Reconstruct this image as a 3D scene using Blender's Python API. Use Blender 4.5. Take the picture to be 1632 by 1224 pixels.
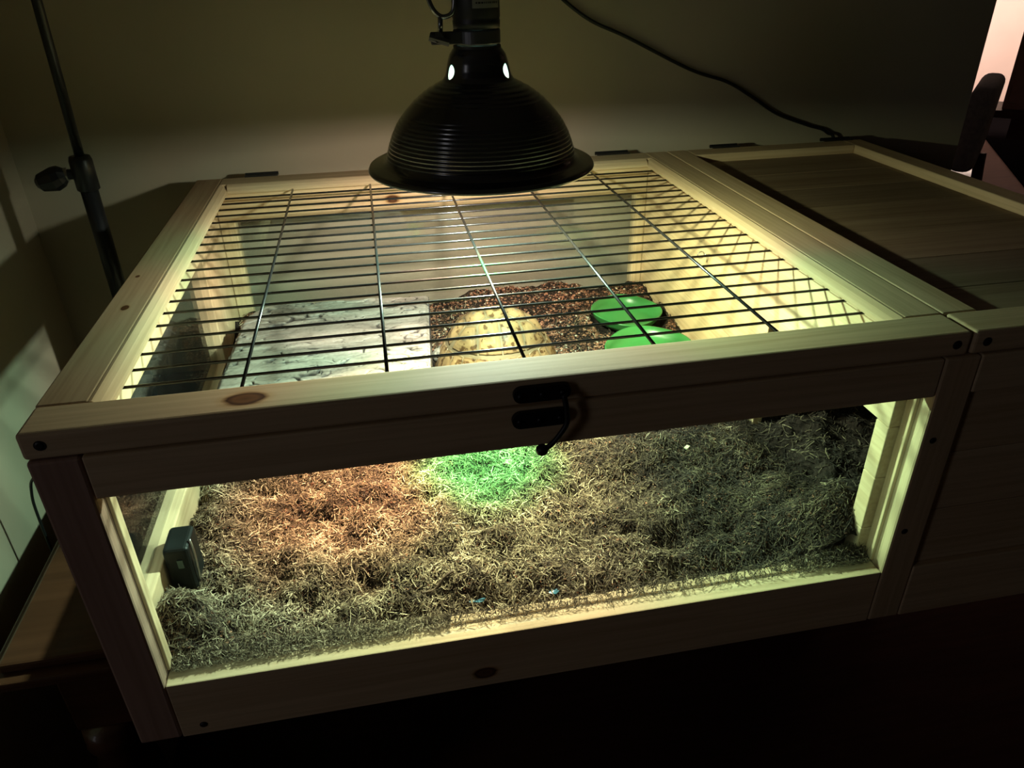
import bpy, bmesh, math, random
import numpy as np
from mathutils import Vector, Matrix, noise as mnoise

random.seed(7)
rng = np.random.default_rng(7)
for o in list(bpy.data.objects):
    bpy.data.objects.remove(o)
SC = bpy.context.scene
COL = SC.collection
ZO = 1.0624            # height of the enclosure's lid above the floor
TT = ZO - 0.3124       # table top height
PI = math.pi

# ------------------------------------------------------------------ camera
cam_d = bpy.data.cameras.new('camera')
cam = bpy.data.objects.new('camera', cam_d)
COL.objects.link(cam)
cam.location = (0.2464, -0.4555, 0.2598 + ZO)
cam.rotation_mode = 'XYZ'
cam.rotation_euler = (1.0565, 0.0176, -0.1871)
cam_d.sensor_width = 36.0
cam_d.lens = 1187.66 / 1632 * 36.0
cam_d.clip_start = 0.02
SC.camera = cam

# ------------------------------------------------------------------ world, exposure, room light
SC.view_settings.view_transform = 'Standard'
SC.view_settings.look = 'None'
SC.view_settings.gamma = 1.0
SC.view_settings.use_curve_mapping = False
SC.view_settings.exposure = 0.0
world = bpy.data.worlds.new('world')
SC.world = world
world.use_nodes = True
world.node_tree.nodes['Background'].inputs[0].default_value = (0.9, 1.0, 0.9, 1)
world.node_tree.nodes['Background'].inputs[1].default_value = 0.0015

def area(name, loc, target, sx, sy, power, color):
    l = bpy.data.lights.new(name, 'AREA')
    l.shape = 'RECTANGLE'; l.size = sx; l.size_y = sy
    l.energy = power; l.color = color
    o = bpy.data.objects.new(name, l)
    COL.objects.link(o)
    o.location = loc
    d = Vector(target) - Vector(loc)
    o.rotation_euler = d.to_track_quat('-Z', 'Y').to_euler()
    return o
# dim fill added out of view, front left, for front faces and dome highlight
area('front_left_fill', (-1.75, -1.25, 1.45), (0.35, 0.27, 1.1), 0.32, 1.0, 1.7, (0.96, 0.94, 1.0))
# the lit neighbouring room
def point(name, loc, power, color, r):
    l = bpy.data.lights.new(name, 'POINT')
    l.energy = power; l.color = color; l.shadow_soft_size = r
    o = bpy.data.objects.new(name, l)
    COL.objects.link(o); o.location = loc
    return o
def spot(name, loc, target, power, color, r, cone, blend_):
    l = bpy.data.lights.new(name, 'SPOT')
    l.energy = power; l.color = color; l.shadow_soft_size = r; l.spot_size = math.radians(cone); l.spot_blend = blend_
    o = bpy.data.objects.new(name, l); COL.objects.link(o); o.location = loc
    o.rotation_euler = (Vector(target) - Vector(loc)).to_track_quat('-Z', 'Y').to_euler()
spot('neighbour_wall_light', (5.3, 4.5, 1.9), (6.3, 6.3, 0.8), 330, (1.0, 0.72, 0.60), 0.1, 105, .6)
spot('pouf_spot', (3.9, 3.72, 2.45), (3.90, 3.70, 0), 260, (1.0, 0.80, 0.70), 0.03, 8, .4)  # narrow unseen spot added only to brighten the pouf

# ------------------------------------------------------------------ helpers
def material(name):
    m = bpy.data.materials.new(name)
    m.use_nodes = True
    return m, m.node_tree.nodes, m.node_tree.links, m.node_tree.nodes['Principled BSDF']

def plain(name, col, rough=0.6, metal=0.0, noise_amt=0.15, scale=30, bump=0.0, spec=0.5, emit=None, es=0.0):
    m, N, L, b = material(name)
    b.inputs['Roughness'].default_value = rough
    b.inputs['Metallic'].default_value = metal
    b.inputs['Specular IOR Level'].default_value = spec
    tc = N.new('ShaderNodeTexCoord')
    n = N.new('ShaderNodeTexNoise'); n.inputs['Scale'].default_value = scale; n.inputs['Detail'].default_value = 4
    L.new(tc.outputs['Object'], n.inputs['Vector'])
    r = N.new('ShaderNodeValToRGB')
    a = [max(0, c * (1 - noise_amt)) for c in col]; c2 = [min(1, c * (1 + noise_amt)) for c in col]
    r.color_ramp.elements[0].position = 0.3; r.color_ramp.elements[0].color = (*a, 1)
    r.color_ramp.elements[1].position = 0.7; r.color_ramp.elements[1].color = (*c2, 1)
    L.new(n.outputs['Fac'], r.inputs['Fac'])
    L.new(r.outputs['Color'], b.inputs['Base Color'])
    if bump:
        bp = N.new('ShaderNodeBump'); bp.inputs['Strength'].default_value = bump; bp.inputs['Distance'].default_value = 0.002
        L.new(n.outputs['Fac'], bp.inputs['Height']); L.new(bp.outputs['Normal'], b.inputs['Normal'])
    if emit:
        b.inputs['Emission Color'].default_value = (*emit, 1); b.inputs['Emission Strength'].default_value = es
    return m

def wood(name, axis, base=(0.66, 0.50, 0.32), dark=(0.40, 0.25, 0.13), rough=0.72, knots=(), contrast=0.5, seed=0.0, gscale=1.0, coat=0.0):
    """timber with grain along `axis`; knots = (x,y,z,radius) in object coordinates"""
    m, N, L, b = material(name)
    b.inputs['Roughness'].default_value = rough
    b.inputs['Coat Weight'].default_value = coat
    b.inputs['Specular IOR Level'].default_value = .22
    tc = N.new('ShaderNodeTexCoord')
    mp = N.new('ShaderNodeMapping')
    s = [38.0 * gscale] * 3; s['xyz'.index(axis)] = 2.2 * gscale
    mp.inputs['Scale'].default_value = s
    mp.inputs['Location'].default_value = (seed, seed * 1.7, seed * .6)
    vec = tc.outputs['Object']
    L.new(vec, mp.inputs['Vector'])
    n = N.new('ShaderNodeTexNoise'); n.inputs['Scale'].default_value = 1.0; n.inputs['Detail'].default_value = 5
    n.inputs['Roughness'].default_value = 0.55; n.inputs['Distortion'].default_value = 0.6
    L.new(mp.outputs['Vector'], n.inputs['Vector'])
    mp2 = N.new('ShaderNodeMapping')
    s2 = [260.0 * gscale] * 3; s2['xyz'.index(axis)] = 7.0
    mp2.inputs['Scale'].default_value = s2
    L.new(vec, mp2.inputs['Vector'])
    n2 = N.new('ShaderNodeTexNoise'); n2.inputs['Scale'].default_value = 1.0; n2.inputs['Detail'].default_value = 3
    L.new(mp2.outputs['Vector'], n2.inputs['Vector'])
    r = N.new('ShaderNodeValToRGB')
    mid = [base[i] * (1 - contrast * .5) + dark[i] * contrast * .5 for i in range(3)]
    lo = [base[i] * (1 - contrast) + dark[i] * contrast for i in range(3)]
    r.color_ramp.elements[0].position = 0.28; r.color_ramp.elements[0].color = (*lo, 1)
    r.color_ramp.elements[1].position = 0.62; r.color_ramp.elements[1].color = (*base, 1)
    e = r.color_ramp.elements.new(0.42); e.color = (*mid, 1)
    L.new(n.outputs['Fac'], r.inputs['Fac'])
    mx = N.new('ShaderNodeMix'); mx.data_type = 'RGBA'; mx.blend_type = 'MULTIPLY'
    mx.inputs['Factor'].default_value = 0.35
    r2 = N.new('ShaderNodeValToRGB')
    r2.color_ramp.elements[0].position = 0.35; r2.color_ramp.elements[0].color = (.62, .55, .48, 1)
    r2.color_ramp.elements[1].position = 0.6; r2.color_ramp.elements[1].color = (1, 1, 1, 1)
    L.new(n2.outputs['Fac'], r2.inputs['Fac'])
    L.new(r.outputs['Color'], mx.inputs['A']); L.new(r2.outputs['Color'], mx.inputs['B'])
    col = mx.outputs['Result']
    for (kx, ky, kz, kr) in knots:
        sub = N.new('ShaderNodeVectorMath'); sub.operation = 'SUBTRACT'; sub.inputs[1].default_value = (kx, ky, kz)
        L.new(vec, sub.inputs[0])
        sc = N.new('ShaderNodeVectorMath'); sc.operation = 'MULTIPLY'
        v = [1 / kr] * 3; v['xyz'.index(axis)] = 0.62 / kr
        sc.inputs[1].default_value = v
        L.new(sub.outputs[0], sc.inputs[0])
        ln = N.new('ShaderNodeVectorMath'); ln.operation = 'LENGTH'; L.new(sc.outputs[0], ln.inputs[0])
        kn = N.new('ShaderNodeMath'); kn.operation = 'MULTIPLY_ADD'; kn.inputs[1].default_value = 0.5; 
        L.new(n2.outputs['Fac'], kn.inputs[0]); L.new(ln.outputs['Value'], kn.inputs[2])
        rk = N.new('ShaderNodeValToRGB'); er = rk.color_ramp.elements
        er[0].position = 0.0; er[0].color = (.16, .085, .045, 1)
        er[1].position = 1.0; er[1].color = (1, 1, 1, 1)
        for p, c in ((.42, (.27, .15, .08)), (.60, (.10, .05, .03)), (.68, (.55, .42, .30)), (.78, (.95, .88, .8))):
            q = er.new(p); q.color = (*c, 1)
        dv = N.new('ShaderNodeMath'); dv.operation = 'MULTIPLY'; dv.inputs[1].default_value = 0.5
        L.new(kn.outputs[0], dv.inputs[0]); L.new(dv.outputs[0], rk.inputs['Fac'])
        mk = N.new('ShaderNodeMix'); mk.data_type = 'RGBA'; mk.blend_type = 'MULTIPLY'; mk.inputs['Factor'].default_value = 1.0
        L.new(col, mk.inputs['A']); L.new(rk.outputs['Color'], mk.inputs['B']); col = mk.outputs['Result']
    L.new(col, b.inputs['Base Color'])
    bp = N.new('ShaderNodeBump'); bp.inputs['Strength'].default_value = 0.12; bp.inputs['Distance'].default_value = 0.001
    L.new(n2.outputs['Fac'], bp.inputs['Height']); L.new(bp.outputs['Normal'], b.inputs['Normal'])
    return m

def glass_mat(name, tint=(0.95, 0.96, 0.96), r0=0.05, dirt=0.003):
    """thin acrylic: see-through with an angle-dependent mirror sheen"""
    m = bpy.data.materials.new(name); m.use_nodes = True
    N, L = m.node_tree.nodes, m.node_tree.links
    N.clear()
    out = N.new('ShaderNodeOutputMaterial')
    tr = N.new('ShaderNodeBsdfTransparent'); tr.inputs['Color'].default_value = (*tint, 1)
    gl = N.new('ShaderNodeBsdfGlossy'); gl.inputs['Roughness'].default_value = 0.02
    df = N.new('ShaderNodeBsdfDiffuse'); df.inputs['Color'].default_value = (.7, .7, .7, 1)
    geo = N.new('ShaderNodeNewGeometry')
    dot = N.new('ShaderNodeVectorMath'); dot.operation = 'DOT_PRODUCT'
    L.new(geo.outputs['Normal'], dot.inputs[0]); L.new(geo.outputs['Incoming'], dot.inputs[1])
    ab = N.new('ShaderNodeMath'); ab.operation = 'ABSOLUTE'; L.new(dot.outputs['Value'], ab.inputs[0])
    om = N.new('ShaderNodeMath'); om.operation = 'SUBTRACT'; om.inputs[0].default_value = 1.0; L.new(ab.outputs[0], om.inputs[1])
    pw = N.new('ShaderNodeMath'); pw.operation = 'POWER'; pw.inputs[1].default_value = 5.0; L.new(om.outputs[0], pw.inputs[0])
    sm = N.new('ShaderNodeMath'); sm.operation = 'MULTIPLY_ADD'; sm.inputs[1].default_value = 1 - r0; sm.inputs[2].default_value = r0
    L.new(pw.outputs[0], sm.inputs[0])
    mx = N.new('ShaderNodeMixShader'); L.new(sm.outputs[0], mx.inputs['Fac']); L.new(tr.outputs[0], mx.inputs[1]); L.new(gl.outputs[0], mx.inputs[2])
    m2 = N.new('ShaderNodeMixShader'); m2.inputs['Fac'].default_value = dirt
    L.new(mx.outputs[0], m2.inputs[1]); L.new(df.outputs[0], m2.inputs[2])
    L.new(m2.outputs[0], out.inputs['Surface'])
    return m

def bx(bm, x0, x1, y0, y1, z0, z1, bevel=0.0, seg=2):
    """box given in enclosure coordinates (z = 0 is the lid's top)"""
    r = bmesh.ops.create_cube(bm, size=1.0)
    vs = r['verts']
    for v in vs:
        v.co = Vector(((x0 + x1) / 2 + v.co.x * (x1 - x0), (y0 + y1) / 2 + v.co.y * (y1 - y0), (z0 + z1) / 2 + v.co.z * (z1 - z0) + ZO))
    if bevel:
        es = list({e for v in vs for e in v.link_edges})
        bmesh.ops.bevel(bm, geom=es, offset=bevel, segments=seg, affect='EDGES', profile=0.5)
    return bm

def box(*a, bevel=0.0, seg=2):
    return bx(bmesh.new(), *a, bevel=bevel, seg=seg)

def obj(name, bm, mat, parent=None, smooth=False, origin=None):
    """link a bmesh (world coordinates) as ONE object, child of parent; origin = world position of a top-level mesh's origin"""
    me = bpy.data.meshes.new(name)
    bmesh.ops.recalc_face_normals(bm, faces=bm.faces[:])
    off = Vector((0, 0, 0))
    if parent is not None:
        p = parent
        while p is not None:
            off += p.location; p = p.parent
    elif origin is not None:
        off = Vector(origin)
    for v in bm.verts: v.co -= off
    bm.to_mesh(me); bm.free()
    for m in (mat if isinstance(mat, (list, tuple)) else [mat]): me.materials.append(m)
    if smooth:
        for p in me.polygons: p.use_smooth = True
    o = bpy.data.objects.new(name, me)
    COL.objects.link(o)
    if parent is not None: o.parent = parent
    elif origin is not None: o.location = origin
    return o

def tag(o, label=None, cat=None, group=None, kind=None):
    if label: o['label'] = label
    if cat: o['category'] = cat
    if group: o['group'] = group
    if kind: o['kind'] = kind
    return o

def thing(name, loc, label, cat, group=None):
    o = bpy.data.objects.new(name, None); COL.objects.link(o)
    o.location = loc; o.empty_display_size = .02
    return tag(o, label, cat, group)

def node(name, parent):
    o = bpy.data.objects.new(name, None); COL.objects.link(o); o.parent = parent; o.empty_display_size = .02
    return o

def frame_of(d):
    d = d.normalized()
    up = Vector((0, 0, 1)) if abs(d.z) < .9 else Vector((1, 0, 0))
    a = d.cross(up).normalized(); return a, d.cross(a).normalized()

def tube(bm, pts, r, n=10, cap=True):
    pts = [Vector(p) for p in pts]
    rs = r if isinstance(r, (list, tuple)) else [r] * len(pts)
    rings = []; a0 = None
    for i, p in enumerate(pts):
        d = (pts[min(i + 1, len(pts) - 1)] - pts[max(i - 1, 0)]).normalized()
        if a0 is None: a0, _ = frame_of(d)
        a = (a0 - d * a0.dot(d)).normalized(); b = d.cross(a); a0 = a
        rings.append([bm.verts.new(p + (a * math.cos(2 * PI * k / n) + b * math.sin(2 * PI * k / n)) * rs[i]) for k in range(n)])
    for i in range(len(rings) - 1):
        for k in range(n):
            bm.faces.new((rings[i][k], rings[i][(k + 1) % n], rings[i + 1][(k + 1) % n], rings[i + 1][k]))
    if cap:
        bm.faces.new(rings[0][::-1]); bm.faces.new(rings[-1])
    return bm

def spline(ps, n=8):
    ps = [Vector(p) for p in ps]; out = []
    P = [ps[0] * 2 - ps[1]] + ps + [ps[-1] * 2 - ps[-2]]
    for i in range(1, len(P) - 2):
        for k in range(n):
            t = k / n
            out.append(0.5 * ((2 * P[i]) + (P[i + 1] - P[i - 1]) * t + (2 * P[i - 1] - 5 * P[i] + 4 * P[i + 1] - P[i + 2]) * t * t + (-P[i - 1] + 3 * P[i] - 3 * P[i + 1] + P[i + 2]) * t ** 3))
    out.append(ps[-1]); return out

def lathe(bm, prof, n=64, cx=0, cy=0, closed=False, mats=None):
    """profile [(r, z world)] turned about a vertical axis"""
    rings = []
    for r, z in prof:
        rings.append([bm.verts.new((cx + r * math.cos(2 * PI * k / n), cy + r * math.sin(2 * PI * k / n), z)) for k in range(n)])
    m = len(rings); rngs = range(m if closed else m - 1)
    for i in rngs:
        for k in range(n):
            f = bm.faces.new((rings[i][k], rings[i][(k + 1) % n], rings[(i + 1) % m][(k + 1) % n], rings[(i + 1) % m][k]))
            if mats: f.material_index = mats[i]
    return bm

def npmesh(name, verts, faces, mat, parent=None, loc=None, smooth=True, attr=None):
    me = bpy.data.meshes.new(name)
    verts = np.asarray(verts, dtype=np.float64)
    if loc is not None: verts = verts - np.array(loc)
    nv, nf = len(verts), len(faces); k = faces.shape[1]
    me.vertices.add(nv); me.vertices.foreach_set('co', verts.astype(np.float32).ravel())
    me.loops.add(nf * k); me.loops.foreach_set('vertex_index', faces.astype(np.int32).ravel())
    me.polygons.add(nf); me.polygons.foreach_set('loop_start', np.arange(0, nf * k, k, dtype=np.int32))
    me.polygons.foreach_set('loop_total', np.full(nf, k, dtype=np.int32))
    me.polygons.foreach_set('use_smooth', np.full(nf, smooth))
    me.update(calc_edges=True); me.validate()
    if attr:
        for an, av in attr.items():
            a = me.attributes.new(an, 'FLOAT', 'POINT'); a.data.foreach_set('value', av.astype(np.float32))
    me.materials.append(mat)
    o = bpy.data.objects.new(name, me); COL.objects.link(o)
    if parent is not None: o.parent = parent
    elif loc is not None: o.location = loc
    return o

def vnoise(x, y, s, seed):
    """smooth value noise, cell size s"""
    g = np.random.default_rng(seed).random((256, 256))
    u = x / s + 40; v = y / s + 40
    i = np.floor(u).astype(int); j = np.floor(v).astype(int)
    fu = u - i; fv = v - j
    fu = fu * fu * (3 - 2 * fu); fv = fv * fv * (3 - 2 * fv)
    a = g[i % 256, j % 256]; b = g[(i + 1) % 256, j % 256]; c = g[i % 256, (j + 1) % 256]; d = g[(i + 1) % 256, (j + 1) % 256]
    return (a * (1 - fu) + b * fu) * (1 - fv) + (c * (1 - fu) + d * fu) * fv - .5

# ------------------------------------------------------------------ materials
M_wall = plain('olive_wall_paint', (0.44, 0.38, 0.28), rough=.85, noise_amt=.04, scale=6, bump=.1)
M_wallfar = plain('pale_wall_paint', (0.82, 0.72, 0.66), rough=.8, noise_amt=.03, scale=4)
M_ceil = plain('ceiling_paint', (0.4, 0.38, 0.33), rough=.9, noise_amt=.03, scale=4)
M_floor = wood('red_brown_floorboards', 'x', (.100, .036, .020), (.05, .017, .010), rough=.7, contrast=.5, gscale=.3)
M_floor.node_tree.nodes['Principled BSDF'].inputs['Specular IOR Level'].default_value = .12
M_table = wood('dark_cherry_wood', 'x', (.090, .036, .018), (.035, .014, .008), rough=.38, contrast=.8, gscale=.5, coat=.15)
M_black = plain('black_paint', (.012, .012, .014), rough=.4, noise_amt=.1)
M_glass = glass_mat('clear_acrylic')
PINE = dict(base=(0.70, 0.53, 0.33), dark=(0.45, 0.27, 0.12))
M_px = [wood('pine_along_x_%d' % i, 'x', seed=i * 3.1, contrast=.42, **PINE) for i in range(3)]
M_py = [wood('pine_along_y_%d' % i, 'y', seed=i * 2.3 + 1, contrast=.45, **PINE) for i in range(3)]
M_pz = [wood('pine_along_z_%d' % i, 'z', seed=i * 1.9 + 2, contrast=.42, **PINE) for i in range(2)]
Z0 = .3124   # object coordinates of enclosure parts: z_local + .3124
M_front = wood('pine_front_rail', 'x', knots=[(0.143, 0.017, Z0, .0078), (.30, -.03, Z0 - .298, .006)], contrast=.35, seed=8, **PINE)
M_left = wood('pine_left_rail', 'y', knots=[(0.018, 0.207, Z0, .0030), (0.010, 0.287, Z0, .0018)], contrast=.55, seed=5, base=(.52, .37, .22), dark=(.36, .21, .1))
M_backr = wood('pine_back_rail', 'x', knots=[(0.271, .655, Z0 - .040, .007)], contrast=.5, seed=4, **PINE)
M_bottom = wood('pine_bottom_rail', 'x', knots=[(.298, -.002, Z0 - .295, .006)], contrast=.4, seed=9, **PINE)
M_stainpost = wood('reddish_post', 'z', base=(.42, .27, .20), dark=(.27, .15, .11), contrast=.6, seed=2)

# ------------------------------------------------------------------ the room
def struct(name, *a, mat=None):
    return tag(obj(name, box(*a), mat), kind='structure')
F = -ZO  # floor level in enclosure coordinates
struct('floor', -3.1, 7.1, -3.1, 6.5, F - .05, F, mat=M_floor)
struct('ceiling', -3.1, 7.1, -3.1, 6.5, 1.5, 1.55, mat=M_ceil)
bm = box(-0.35, -0.25, .03, 0.85, F, 1.5)
bx(bm, -3.1, -.35, .03, .13, F, 1.5); bx(bm, -3.1, -3.0, -3.1, .03, F, 1.5)
tag(obj('wall_left', bm, M_wall), kind='structure')
bm = box(-0.35, 1.268, 0.73, 0.85, F, 1.5)          # back wall with a doorway into the next room
bx(bm, 2.05, 7.05, 0.73, 0.85, F, 1.5); bx(bm, 1.268, 2.05, 0.73, 0.85, 1.02, 1.5)
tag(obj('wall_back', bm, M_wall), kind='structure')
struct('wall_far', -0.4, 7.1, 6.3, 6.4, F, 1.5, mat=M_wallfar)
struct('wall_right', 7.0, 7.1, -3.1, 6.5, F, 1.5, mat=M_wallfar)
struct('wall_front', -3.1, 7.1, -3.2, -3.1, F, 1.5, mat=M_wall)
struct('wall_side', -0.4, -0.35, 0.85, 6.5, F, 1.5, mat=M_wallfar)
tag(obj('baseboard_back', box(-.25, 1.268, .718, .73, F, F + .09, bevel=.003), M_ceil), kind='structure')

# ------------------------------------------------------------------ table
tb = thing('table', (0.59, 0.40, 0), 'dark cherry wood table with stepped edge under the pine enclosure', 'table')
TZ = -.3124
obj('table_top', box(-.155, 1.33, .112, .70, TZ - .012, TZ - .0004, bevel=.003), M_table, tb)
bm = box(-.167, 1.342, .100, .706, TZ - .020, TZ - .0125, bevel=.002)
bx(bm, -.163, 1.338, .104, .704, TZ - .028, TZ - .0205, bevel=.002)
obj('edge_moulding', bm, M_table, tb)
obj('apron', box(-.13, 1.30, .14, .158, TZ - .14, TZ - .0285, bevel=.002), M_table, tb)
obj('apron', box(-.13, 1.30, .66, .678, TZ - .14, TZ - .0285, bevel=.002), M_table, tb)
obj('apron', box(-.13, -.112, .16, .658, TZ - .14, TZ - .0285, bevel=.002), M_table, tb)
obj('apron', box(1.282, 1.30, .16, .658, TZ - .14, TZ - .0285, bevel=.002), M_table, tb)
for (lx, ly) in ((-.115, .155), (1.285, .155), (-.115, .665), (1.285, .665)):
    bm = bmesh.new()
    zt = TZ + ZO - .141
    prof = [(.0, zt), (.028, zt), (.030, zt - .03), (.022, zt - .04), (.034, zt - .09), (.036, zt - .14), (.026, zt - .26), (.018, zt - .42), (.015, zt - .50), (.022, zt - .52), (.022, zt - .54), (.016, zt - .56), (.014, .0), (0, .0)]
    lathe(bm, prof, 24, lx + .012, ly)
    obj('leg', bm, M_table, tb, smooth=True)

# ------------------------------------------------------------------ tortoise enclosure
enc = thing('tortoise_enclosure', (0, 0, TT), 'pale pine tortoise enclosure with clear front panel and wire lid', 'enclosure')
HB = -.3120
# posts
def post(x0, x1, y0, y1, mat, z1=-.0212):
    return obj('post', box(x0, x1, y0, y1, HB, z1, bevel=.0022), mat, enc)
p = post(.0015, .0352, -.002, .022, M_stainpost); p['label'] = 'reddish front left post'
post(.0015, .022, .6505, .672, M_pz[0])
post(1.0, 1.0315, -.002, .022, M_pz[1])
post(1.0, 1.0315, .6505, .672, M_pz[0])
post(.6795, .7125, -.002, .022, M_pz[1])
post(.665, .7125, .6505, .672, M_pz[0])
# front rails
obj('rail', box(.0358, .6790, -.002, .022, -.056, -.0212, bevel=.0014), M_px[0], enc)
obj('rail', box(.0358, .6790, -.002, .0235, HB, -.2482, bevel=.0012), M_bottom, enc)
obj('rail', box(.7130, .9995, -.002, .022, -.056, -.0212, bevel=.0014), M_px[1], enc)
obj('rail', box(.7130, .9995, -.002, .022, HB, -.2482, bevel=.0014), M_px[2], enc)
# glazing stops around the front window (inside)
obj('moulding', box(.0358, .6790, .0155, .0240, -.2480, -.2455, bevel=.0008), M_px[0], enc)
obj('moulding', box(.0355, .0385, .0120, .0225, -.2450, -.0565, bevel=.0008), M_pz[1], enc)
obj('moulding', box(.6755, .6790, .0120, .0225, -.2450, -.0565, bevel=.0008), M_pz[0], enc)
g = obj('front_pane', box(.0356, .6790, .0062, .0090, -.2480, -.0562), M_glass, enc); g['label'] = 'clear acrylic front pane'
# left side: rails, back stile, pane
obj('rail', box(.0020, .0220, .0226, .6500, -.0600, -.0212, bevel=.0012), M_py[0], enc)
obj('rail', box(.0020, .0220, .0226, .6500, HB, -.2080, bevel=.0012), M_py[1], enc)
obj('stile', box(.0020, .0218, .5050, .6500, -.2078, -.0602, bevel=.0012), M_pz[0], enc)
obj('stile', box(.0020, .0218, .0228, .0360, -.2078, -.0602, bevel=.0012), M_pz[1], enc)
obj('side_pane', box(.0095, .0122, .0362, .5048, -.2078, -.0602), M_glass, enc)
# back: rails, stiles, pane
obj('rail', box(.0222, .6648, .6500, .6715, -.0560, -.0212, bevel=.0012), M_backr, enc)
obj('rail', box(.0222, .6648, .6500, .6715, HB, -.2400, bevel=.0012), M_px[1], enc)
obj('stile', box(.0222, .0440, .6505, .6715, -.2398, -.0562, bevel=.0012), M_pz[1], enc)
obj('stile', box(.6480, .6648, .6505, .6715, -.2398, -.0562, bevel=.0012), M_pz[0], enc)
obj('back_pane', box(.0442, .6478, .6600, .6626, -.2398, -.0562), M_glass, enc)
# base board
obj('base_board', box(.0224, .9995, .0236, .6498, HB, HB + .008), M_px[2], enc)
# partition between the two rooms: horizontal planks with a doorway cut near the front
pt = node('partition', enc)
zs = [-.0212, -.1000, -.155, -.213, HB + .0085]
for i in range(4):
    z1, z0 = zs[i], zs[i + 1] + .0006
    if i == 0:
        obj('plank', box(.6652, .6770, .0226, .6498, z0, z1, bevel=.0009), M_py[i % 3], pt)
    else:
        obj('plank', box(.6652, .6770, .0226, .0400, z0, z1, bevel=.0009), M_py[(i + 1) % 3], pt)
        obj('plank', box(.6652, .6770, .2400, .6498, z0, z1, bevel=.0009), M_py[i % 3], pt)
bm = bmesh.new()
c = Vector((.662, .407, -.074 + ZO))
tube(bm, [c + Vector((0.0032, 0, 0)), c + Vector((-.004, 0, 0))], .0008, 6)
tube(bm, [c + Vector((-.009 + .0045 * math.cos(a), 0, .0045 * math.sin(a))) for a in np.linspace(0, 2 * PI, 17)], .0008, 6)
M_steel = plain('zinc_steel', (.55, .55, .55), rough=.3, metal=1, noise_amt=.08)
o = obj('screw_eye', bm, M_steel, pt, smooth=True)
# top rails above partition, right room walls
obj('rail', box(.6775, .7120, .0226, .6498, -.0560, -.0212, bevel=.0012), M_py[2], enc)
obj('rail', box(1.0, 1.0310, .0226, .6498, -.0560, -.0212, bevel=.0012), M_py[1], enc)
obj('rail', box(1.0, 1.0310, .0226, .6498, HB, -.2482, bevel=.0012), M_py[0], enc)
fp = node('front_panel', enc)
for i in range(3):
    z0 = -.2478 + i * .0639
    obj('plank', box(.7130, .9994, .004, .014, z0, z0 + .0632, bevel=.0008), M_px[i], fp)
sp = node('side_panel', enc)
for i in range(3):
    z0 = -.2478 + i * .0639
    obj('plank', box(1.010, 1.020, .0228, .6496, z0, z0 + .0632, bevel=.0008), M_py[i], sp)
bp_ = node('back_panel', enc)
for i in range(3):
    z0 = -.2478 + i * .0639
    obj('plank', box(.7128, .9994, .656, .666, z0, z0 + .0632, bevel=.0008), M_px[i], bp_)
obj('rail', box(.7128, .9994, .6505, .6715, -.0560, -.0212, bevel=.0012), M_px[0], enc)
obj('rail', box(.7128, .9994, .6505, .6715, HB, -.2482, bevel=.0012), M_px[1], enc)

# lids
M_wire = plain('dark_plated_wire', (.055, .055, .058), rough=.24, metal=.75, noise_amt=.2, scale=200)
lid = node('wire_lid', enc)
LF = .0370
bm = box(.0003, .6992, 0, LF, -.0205, 0, bevel=.0028, seg=3)
obj('rail', bm, M_front, lid)
obj('rail', box(.0003, .0348, LF + .0006, .6715, -.0205, -.0003, bevel=.0014), M_left, lid)
obj('rail', box(.6652, .6992, LF + .0006, .6715, -.0205, -.0003, bevel=.0014), M_py[2], lid)
obj('rail', box(.0352, .6648, .6355, .6715, -.0205, -.0004, bevel=.0014), M_backr, lid)
def wedge(axis, o_, i_, a, b2):
    """strip whose top slopes from the outer edge down to the inner edge"""
    sec = [(o_, -.0112), (o_, -.0006), (o_ + (i_ - o_) * .18, -.0004), (o_ + (i_ - o_) * .6, -.0030), (o_ + (i_ - o_) * .92, -.0066), (i_, -.0082), (i_, -.0112)]
    bm = bmesh.new()
    def P_(u, t, z): return (u, t, z + ZO) if axis == 'y' else (t, u, z + ZO)
    A_ = [bm.verts.new(P_(u, a, z)) for u, z in sec]; B_ = [bm.verts.new(P_(u, b2, z)) for u, z in sec]
    n = len(sec); bm.faces.new(A_); bm.faces.new(B_[::-1])
    for k in range(n): bm.faces.new((A_[k], B_[k], B_[(k + 1) % n], A_[(k + 1) % n]))
    return bm
obj('moulding', wedge('y', .0350, .0462, LF + .0004, .6352), M_py[1], lid)
obj('moulding', wedge('y', .6650, .6538, LF + .0004, .6352), M_py[1], lid)
obj('moulding', wedge('x', .6353, .6245, .0464, .6536), M_px[0], lid)
WZ = -.0128 + ZO
wr = .00130
for i in range(22):
    y = .0495 + i * .02785
    if y > .634: continue
    bm = bmesh.new(); tube(bm, [(.0353, y, WZ), (.6647, y, WZ)], wr, 8)
    obj('wire', bm, M_wire, lid, smooth=True)
for x in (.134, .241, .348, .455, .562):
    bm = bmesh.new(); tube(bm, [(x, LF + .0002, WZ + .0022), (x, .6354, WZ + .0022)], wr * 1.15, 8)
    obj('wire', bm, M_wire, lid, smooth=True)
lid2 = node('plank_lid', enc)
obj('rail', box(.7020, 1.0330, 0, LF, -.0205, 0, bevel=.0028, seg=3), M_px[1], lid2)
obj('rail', box(.7004, .7325, LF + .0008, .6715, -.0205, -.0003, bevel=.0014), M_py[0], lid2)
obj('rail', box(1.0010, 1.0330, LF + .0008, .6715, -.0205, -.0003, bevel=.0014), M_py[1], lid2)
obj('rail', box(.7330, 1.0005, .6355, .6715, -.0205, -.0004, bevel=.0014), M_px[2], lid2)
sy = [LF + .001, .110, .188, .280, .377, .460, .541, .6350]
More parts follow.
